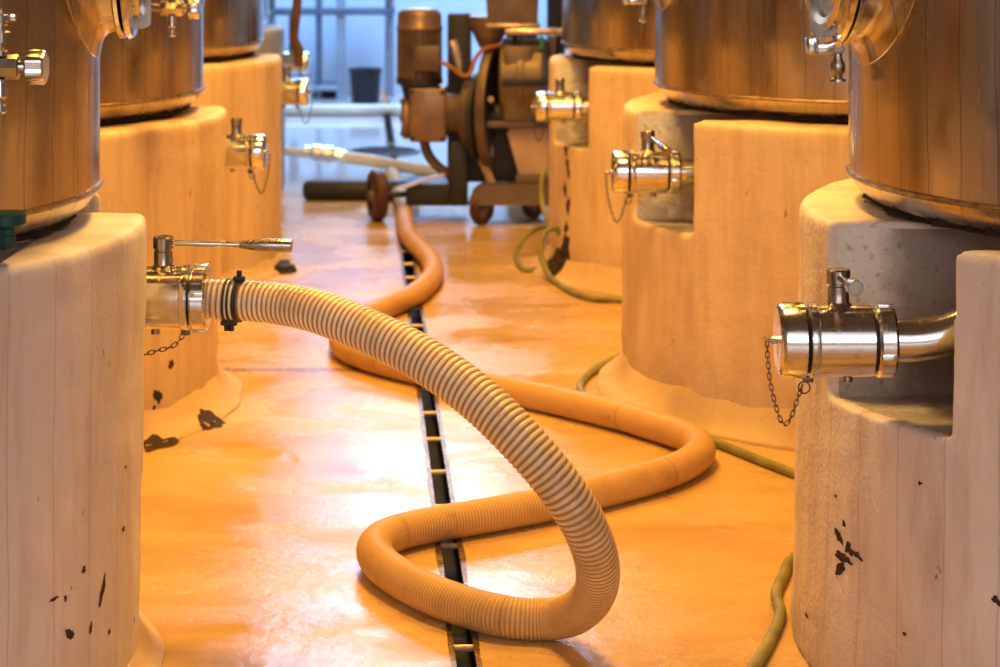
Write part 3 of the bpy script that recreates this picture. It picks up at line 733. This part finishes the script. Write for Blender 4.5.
# motor
mb = MB(); R = []
for y in (84, 30):
    row = []
    for q in range(144):
        a = 2*PI*q/144; rr = (22.5 if (q//3) % 2 == 0 else 20)*KM
        row.append(mp(419.5, y)+Vector((rr*math.cos(a), rr*math.sin(a), 0)))
    R.append(row)
mh = mb.rings(R, True, True).build('motor_housing', M['brown'], mr, sharp=30)
c = mp(419.5, 30)
MB().lathe([(q*KM, t*KM) for q, t in ((20, 0), (23, .5), (23.2, 3), (22, 4.5), (22, 14), (21, 18), (17, 21), (8, 22.5), (.01, 22.5))], c, seg=48).build('motor_cap', M['brown2'], mr, sharp=40)
tb = addbox('terminal_box', M['brown'], 416, 44, 441, 69, 20, d=-20)
MB().lathe([(q*KM, t*KM) for q, t in ((15, -24), (17, -14), (19, -8), (23, -6), (23, 0))], mp(419.5, 77), seg=40).build('motor_neck', M['darkgrey'], mr)
# gearbox
gb = addbox('gearbox', M['brown2'], 410, 86, 447, 140, 46, bev=3)
MB().cyl(mp(402, 117), mp(411, 117), 22*KM, 40, 3*KM).build('bearing_cover', M['brown2'], gb)
mb = MB()
for q in range(6): a = 2*PI*q/6; mb.cyl(mp(400.5, 117)+Vector((0, 18*KM*math.cos(a), 18*KM*math.sin(a))), mp(403, 117)+Vector((0, 18*KM*math.cos(a), 18*KM*math.sin(a))), 2*KM, 8)
for x in (413, 443):
    for y in (90, 136): mb.cyl(mp(x, y, -25), mp(x, y, -22), 2*KM, 8)
mb.build('bolt_heads', M['darkgrey'], gb)
yaw = Vector((.97, -.24, 0))
MB().lathe([(q*KM, t*KM) for q, t in ((17, -4), (20, 0), (20, 14), (23, 16), (23, 20), (33, 21), (34, 23), (34, 28), (30, 30), (10, 31))], mp(446, 113), yaw, 48).build('output_flange', M['brown'], gb, sharp=30)
MB().lathe([(q*KM, t*KM) for q, t in ((40, 30), (44, 31), (44, 36), (30, 42), (14, 44), (14, 66))], mp(446, 116), yaw, 48).build('bearing_housing', M['darkgrey'], gb, sharp=30)
pts, _ = catmull([mp(424, 139, 0), mp(427, 152, 0), mp(436, 165, 2), mp(450, 176, 6)], .02)
MB().tube(pts, 5*KM, 10).build('support_arm', M['brown'], mr)
# rotor ring and drum
rc0 = mp(493, 108, 10)
rg = MB().lathe([(q*KM, t*KM) for q, t in ((55, -3), (63, -3), (64, 0), (63, 6), (55, 6))], rc0, yaw, 72, closed=True).build('rotor_ring', M['brown'], mr, sharp=30)
mb = MB(); mb.lathe([(q*KM, t*KM) for q, t in ((56, 2), (56, 5))], rc0, yaw, 56)
mb.build('rotor_disc', M['darkgrey'], rg)
mb = MB()
for q in range(5): a = q*1.256+.4; v = Vector((0, math.cos(a), math.sin(a))); mb.tube([rc0+v*16*KM+yaw*-.01, rc0+v*56*KM+yaw*-.01], 3.2*KM, 8)
mb.build('spokes', M['brown2'], rg)
mb = MB(); mb.lathe([(q*KM, t*KM) for q, t in ((38, 0), (41, 1), (42, 3), (42, 18), (43.5, 19), (43.5, 24), (42, 25), (42, 42), (41, 44), (34, 46), (10, 47))], mp(502, 80, 4), (1, -.1, 0), 64)
mb.build('drum', M['drum'], mr, sharp=25)
MB().box((mp(503, 79, -34)+mp(547, 79, -34))/2, (46*KM, 18*KM, 7*KM), 1*KM).build('drum_strap', M['darkgrey'], mr)
addbox('drum_lug', M['brown2'], 531, 95, 544, 112, 16, d=-36)
addbox('drum_side', M['drum'], 503, 44, 532, 118, 30, d=-20, bev=3)
# hopper
mb = MB(); A = [mp(483, -40, -22), mp(540, -40, -22), mp(540, -40, 30), mp(483, -40, 30)]; B = [mp(488, 24, -22), mp(537, 24, -22), mp(537, 24, 30), mp(488, 24, 30)]
mb.rings([A, B], True, True).build('hopper', M['brown'], mr, sharp=30)
addbox('hopper_rim', M['pale'], 486, 22.5, 540, 26.5, 58, d=4)
MB().lathe([(q*KM, t*KM) for q, t in ((9, -18), (14, -8), (20, 4), (20, 14))], mp(489, 30), seg=32).build('funnel', M['brown2'], mr)
hb = MB().cyl(mp(505, 30, -30), mp(567, 30, -30), 3.6*KM, 16, .8*KM).build('handle_bar', M['pale'], mr)
mb = MB()
for x in (515, 558): mb.tube([mp(x, 30, -30), mp(x, 34, -12), mp(x, 55, 0)], 2*KM, 8)
mb.build('handle_bracket', M['darkgrey'], hb)
MB().box(mp(541, 41, -28), (4*KM, 4*KM, 13*KM), KM, None).build('tag', M['greenbit'], mr)
addbox('back_post', M['darkgrey'], 447, 14, 471, 185, 14, d=22, bev=3)
addbox('rear_column', M['brown'], 549, 36, 560, 120, 12, d=10)
pts, _ = catmull([mp(452, 41, -12), mp(455, 48, -14), mp(459, 62, -16), mp(460, 74, -16)], .01)
MB().tube(pts, [5.5*KM*(1-.5*i/len(pts)) for i in range(len(pts))], 12).build('lever', M['pale'], mr)
pts, _ = catmull([mp(440, 60, -24), mp(450, 64, -26), mp(462, 73, -26), mp(470, 72, -25), mp(475, 58, -22), mp(484, 48, -20), mp(500, 44, -16)], .01)
MB().tube(pts, 2.2*KM, 8).build('cable', M['rust'], mr)
# frame
fr = addbox('frame_beam', M['brown'], 464, 118, 548, 125, 12, d=-26)
mb = MB(); poly = [mp(x, y) for x, y in ((468, 201), (474, 186), (482, 180), (548, 180), (548, 201))]
mb.prism([(p.x, p.z) for p in poly], 16*KM, (0, -24*KM, 0)).build('chassis', M['drum'], mr, sharp=30)
mb = MB(); poly = [mp(x, y) for x, y in ((505, 124), (548, 124), (548, 173), (519, 173))]
mb.prism([(p.x, p.z) for p in poly], 3*KM, (0, -18*KM, 0)).build('side_panel', M['panel'], mr, sharp=30)
addbox('panel_foot', M['brown'], 515, 172, 548, 182, 14, d=-22)
mb = MB(); mb.tube([mp(474, 138, -14), mp(492, 182, -16)], 4.5*KM, 8).build('strut', M['panel'], mr)
addbox('inner_guard', M['darkgrey'], 450, 120, 518, 182, 30, d=14)
addbox('front_leg', M['darkgrey'], 450, 140, 468, 204, 16, d=-6)
addbox('undertray', M['darkgrey'], 406, 184, 466, 206, 60, d=30)
mb = MB(); poly = [mp(x, y) for x, y in ((400, 186), (444, 172), (446, 174.5), (402, 189))]
mb.prism([(p.x, p.z) for p in poly], 10*KM, (0, 0, 0)).build('tray_edge', M['tin'], mr, sharp=30)
addbox('rear_chassis', M['darkgrey'], 478, 190, 548, 206, 14, d=26)
# wheels
def wheel(x, y, rpx, wpx, d, ax, name):
    c = mp(x, y, d); ax = Vector(ax).normalized()
    w = MB().lathe([(q*KM, t*KM) for q, t in ((rpx*.62, -wpx/2), (rpx*.9, -wpx/2), (rpx, -wpx*.3), (rpx, wpx*.3), (rpx*.9, wpx/2), (rpx*.62, wpx/2))], c, ax, 40, closed=True).build(name, M['tyre'], mr, sharp=35)
    MB().lathe([(q*KM, t*KM) for q, t in ((.01, -wpx*.42), (rpx*.2, -wpx*.6), (rpx*.25, -wpx*.3), (rpx*.64, -wpx*.25), (rpx*.64, wpx*.25), (rpx*.25, wpx*.3), (rpx*.2, wpx*.6), (.01, wpx*.62))], c, ax, 32).build('hub', M['hub'], w, sharp=35)
    return w
zc = lambda rpx, d: HOR+H*F/(YM+d*KM)-rpx*YM/(YM+d*KM)     # pixel row of a wheel centre resting on the floor
def wheel_floor(x, rpx, wpx, d, ax, name):
    p = mp(x, 0, d); y = 231
    zrow = (H-rpx*KM)/KM+HOR
    return wheel(x, zrow, rpx, wpx, d, ax, name)
wheel_floor(377, 25.5, 13, 4, (1, .30, 0), 'wheel')
MB().cyl(mp(380, (H-25.5*KM)/KM+HOR, 4), mp(420, (H-25.5*KM)/KM+HOR, 14), 3*KM, 12).build('axle', M['darkgrey'], mr)
wheel_floor(482, 15, 9, -22, (.75, -.66, 0), 'caster_wheel')
mb = MB(); yy = (H-15*KM)/KM+HOR
mb.tube([mp(476, 200, -18), mp(475, yy-6, -22), mp(480, yy, -28)], 2.5*KM, 8); mb.box(mp(481, 201, -22), (18*KM, 14*KM, 3*KM), .5*KM); mb.build('caster_fork', M['darkgrey'], mr)
wheel_floor(534, 15, 9, 22, (.75, -.66, 0), 'caster_wheel')
mb = MB(); mb.tube([mp(536, 203, 24), mp(541, yy-6, 24), mp(537, yy, 20)], 2.5*KM, 8); mb.build('caster_fork', M['darkgrey'], mr)

# ------------------------------------------------------------------ background
KB = 16.6/F
rk = thing('steel_rack', 'blue-grey steel rack standing against the pale blue back wall', 'rack', W(330, 104, 16.6)); rk.location.z = 0
def bp(x, y, d=0): return W(x, y, 16.6)-Vector(rk.location)+Vector((0, d, 0))
for x, w, m in ((319, 6, 'blueframe'), (341, 9, 'bluepale')):
    a = bp(x, 0); MB().box((a.x, 0, .75), (w*KB, .06, 1.5), .006).build('post', M[m], rk)
for x, w in ((268, 7), (388, 9)):
    a = bp(x, 0); MB().box((a.x, .25, .75), (w*KB, .06, 1.5), .006).build('post', M['bluepale'], rk)
for y, h, x0, x1, m in ((88, 5, 300, 338, 'bluepale'), (12, 6, 262, 394, 'blueframe'), (-20, 8, 262, 394, 'blueframe')):
    a, b = bp(x0, y), bp(x1, y); MB().box(((a.x+b.x)/2, .1, a.z), (b.x-a.x, .3, h*KB), .006).build('shelf', M[m], rk)
MB().box(bp(292, 34, .15), (9*KB, .1, 40*KB), .006).build('dark_upright', M['blueframe'], rk)
cr = thing('storage_crate', 'small dark crate on the floor under the low shelf of the rack', 'crate', (bp(324, 0).x+rk.location.x, 16.82, 0))
MB().box((0, 0, .055), (24*KB, .2, .11), .01).build('crate_body', M['bucket'], cr); MB().box((0, 0, .11), (26*KB, .22, .014), .004).build('crate_rim', M['blueframe'], cr)
Y = 16.25; kb = Y/F
bk = thing('bucket', 'black bucket standing on the floor before the pale blue wall', 'bucket', (FL(365.5, 0).x*0+(365.5-500)*kb, Y, 0))
MB().lathe([(13*kb, 0), (13.6*kb, .004), (15.8*kb, 31*kb), (16.8*kb, 31*kb), (16.8*kb, 34*kb), (15.2*kb, 34*kb), (12.6*kb, .02), (.001, .02)], seg=40).build('bucket_body', M['bucket'], bk, sharp=30)
pts, _ = catmull([Vector((-16.5*kb, 0, 32*kb)), Vector((-10*kb, -14*kb, 33*kb)), Vector((0, -17*kb, 33.5*kb)), Vector((10*kb, -14*kb, 33*kb)), Vector((16.5*kb, 0, 32*kb))], .02)
MB().tube(pts, .004, 8).build('bucket_handle', M['darkgrey'], bk)
# pale hose lying along the wall
Y = 15.2; rh = .043; pts, _ = catmull([(-2.1, Y+.05, rh), (-1.6, Y, rh), (-1.1, Y-.02, rh), (-.6, Y, rh), (0, Y+.03, rh), (.7, Y, rh)], .05)
tag(MB().tube([p-Vector((-.7, Y, 0)) for p in pts], rh, 16).build('pale_hose', M['whitehose'], None, (-.7, Y, 0)), 'pale grey hose lying straight along the foot of the back wall', 'hose')
# white hose with steel coupling
Y = 11.6; k2 = Y/F
wh = thing('white_hose', 'white hose with a bright steel coupling lying across the corridor left of the machine', 'hose', W(325, 154, Y)); wo = Vector(wh.location)
def wp(x, y, d=0): return W(x, y, Y+d)-wo
pts, _ = catmull([wp(226, 147, .2), wp(250, 149, .1), wp(282, 151), wp(304, 153)], .03); MB().tube(pts, 4.5*k2, 16).build('hose_wall', M['whitehose'], wh)
ax = (wp(347, 157)-wp(303, 152))
MB().lathe([(q*k2, t*k2) for q, t in ((4.5, -1), (6.5, 0), (6.5, 7), (9, 9), (9, 17), (7.5, 18), (7.5, 20), (9, 21), (9, 29), (7, 31), (7, 36), (6, 42))], wp(304, 152), ax, 40).build('coupling', M['tin'], wh, sharp=25)
pts, _ = catmull([wp(340, 157), wp(365, 160, .02), wp(400, 166, .05), wp(440, 172, .1)], .03); MB().tube(pts, 6.2*k2, 16).build('steel_lance', M['whitehose'], wh)
# round floor grate
gc = FL(384, 152)
fg = thing('floor_grate', 'round dark iron floor cover lying flush behind the machine', 'grate', (gc.x, gc.y, 0))
MB().lathe([(.235, 0), (.235, .008), (.228, .01), (.0001, .01)], seg=56).build('cover', M['grate'], fg, sharp=30)
mb = MB()
for q in range(-4, 5): mb.box((0, q*.045, .012), (2*math.sqrt(.045-(q*.045)**2)*.95, .012, .006))
mb.build('ribs', M['grate'], fg)
# black rubber pipe
Y = 10.63; k3 = Y/F; rb = 10*k3
a = (303-500)*k3; b = (420-500)*k3
tag(MB().lathe([(rb*.55, 0), (rb*.8, .006), (rb, .03), (rb, b-a-.03), (rb*.8, b-a)], (0, 0, 0), (1, .03, 0), 28).build('rubber_roll', M['black'], None, (a, Y, rb)), 'black rubber roll lying on the wet floor left of the machine wheel', 'rubber roll')
# brown hose hanging over the far left valve
Y = 10.8; ho0 = W(296, 60, Y)
pts, _ = catmull([W(299, 66, Y)-ho0, W(299, 50, Y)-ho0, W(294, 38, Y)-ho0, W(296, 15, Y)-ho0, W(299, -25, Y)-ho0, W(296, -70, Y)-ho0, W(280, -110, Y)-ho0, W(262, -120, Y)-ho0], .03)
tag(MB().tube(pts, [4.6*Y/F]*len(pts), 14).build('hanging_hose', M['brownhose'], None, ho0), 'brown hose hanging down over the dark valve at the far left', 'hose')
# two steel pipes right of the machine
for px, yy, rr, lab in ((556, 12.0, .055, 'dark standing pipe just left of the farthest right tank'), (522, 12.6, .10, 'thick dark standing pipe behind the hopper of the machine')):
    x = (px-500)*yy/F
    mb = MB(); mb.cyl((0, 0, 0), (0, 0, 3.0), rr, 28); mb.lathe([(rr, 0), (rr+.05, 0), (rr+.05, .02), (rr, .025)], seg=28, closed=True)
    tag(mb.build('standing_pipe', M['darkgrey'], None, (x, yy, 0)), lab, 'pipe')

# ------------------------------------------------------------------ light
def area(name, loc, target, size, power, col, size_y=None, spread=None):
    l = bpy.data.lights.new(name, 'AREA'); l.energy = power; l.color = col; l.size = size
    if size_y: l.shape = 'RECTANGLE'; l.size_y = size_y
    if spread: l.spread = spread
    o = bpy.data.objects.new(name, l); COL.objects.link(o); o.location = loc
    o.rotation_euler = (Vector(target)-Vector(loc)).to_track_quat('-Z', 'Y').to_euler(); return o
SOD = (1.0, .56, .115)
area('lamp_near', (.0, 4.75, 3.7), (.0, 4.9, 0), .5, 108, SOD)
area('lamp_middle', (-.25, 7.0, 3.8), (-.25, 7.0, 0), .5, 108, SOD)
area('lamp_far', (-.35, 9.3, 3.9), (-.3, 9.2, 0), .5, 58, SOD)
area('window_daylight', (wx, YB+.35, (WZ0+WZ1)/2), (wx, 9, 0.5), WX1-WX0, 66, (.78, .87, 1.0), WZ1-WZ0)
area('daylight_back_bay', (-.6, 15.0, 4.6), (-.6, 15.8, 0), 3.0, 470, (.38, .62, 1.0), 2.0)
w = bpy.data.worlds.new('world'); scn.world = w; w.use_nodes = True
nt = w.node_tree; bg = nt.nodes['Background']; bg.inputs[1].default_value = 1.0
tc = nt.nodes.new('ShaderNodeTexCoord'); sx = nt.nodes.new('ShaderNodeSeparateXYZ'); rp = nt.nodes.new('ShaderNodeValToRGB')
nt.links.new(tc.outputs['Generated'], sx.inputs[0]); nt.links.new(sx.outputs[2], rp.inputs[0]); nt.links.new(rp.outputs[0], bg.inputs[0])
cr = rp.color_ramp; stops = [(0.0, (.55, .42, .34)), (.05, (.75, .62, .55)), (.14, (3.1, 2.95, 2.95)), (.34, (3.2, 3.05, 3.1)), (.48, (1.0, .92, .9)), (1.0, (.7, .6, .55))]
while len(cr.elements) < len(stops): cr.elements.new(.5)
for e, (p, c) in zip(cr.elements, stops): e.position = p; e.color = c+(1,)

cam = bpy.data.cameras.new('camera'); co = bpy.data.objects.new('camera', cam); COL.objects.link(co)
co.location = (0, 0, H); co.rotation_euler = (PI/2, 0, 0)
cam.sensor_fit = 'HORIZONTAL'; cam.sensor_width = 36; cam.lens = 72; cam.shift_y = -(333.5-HOR)/1000
cam.clip_start = .05; cam.clip_end = 100
cam.dof.use_dof = True; cam.dof.focus_distance = 3.95; cam.dof.aperture_fstop = 5.2
scn.camera = co
scn.view_settings.view_transform = 'Standard'
scn.view_settings.look = 'None'
scn.view_settings.exposure = 0.02
scn.view_settings.gamma = 0.9
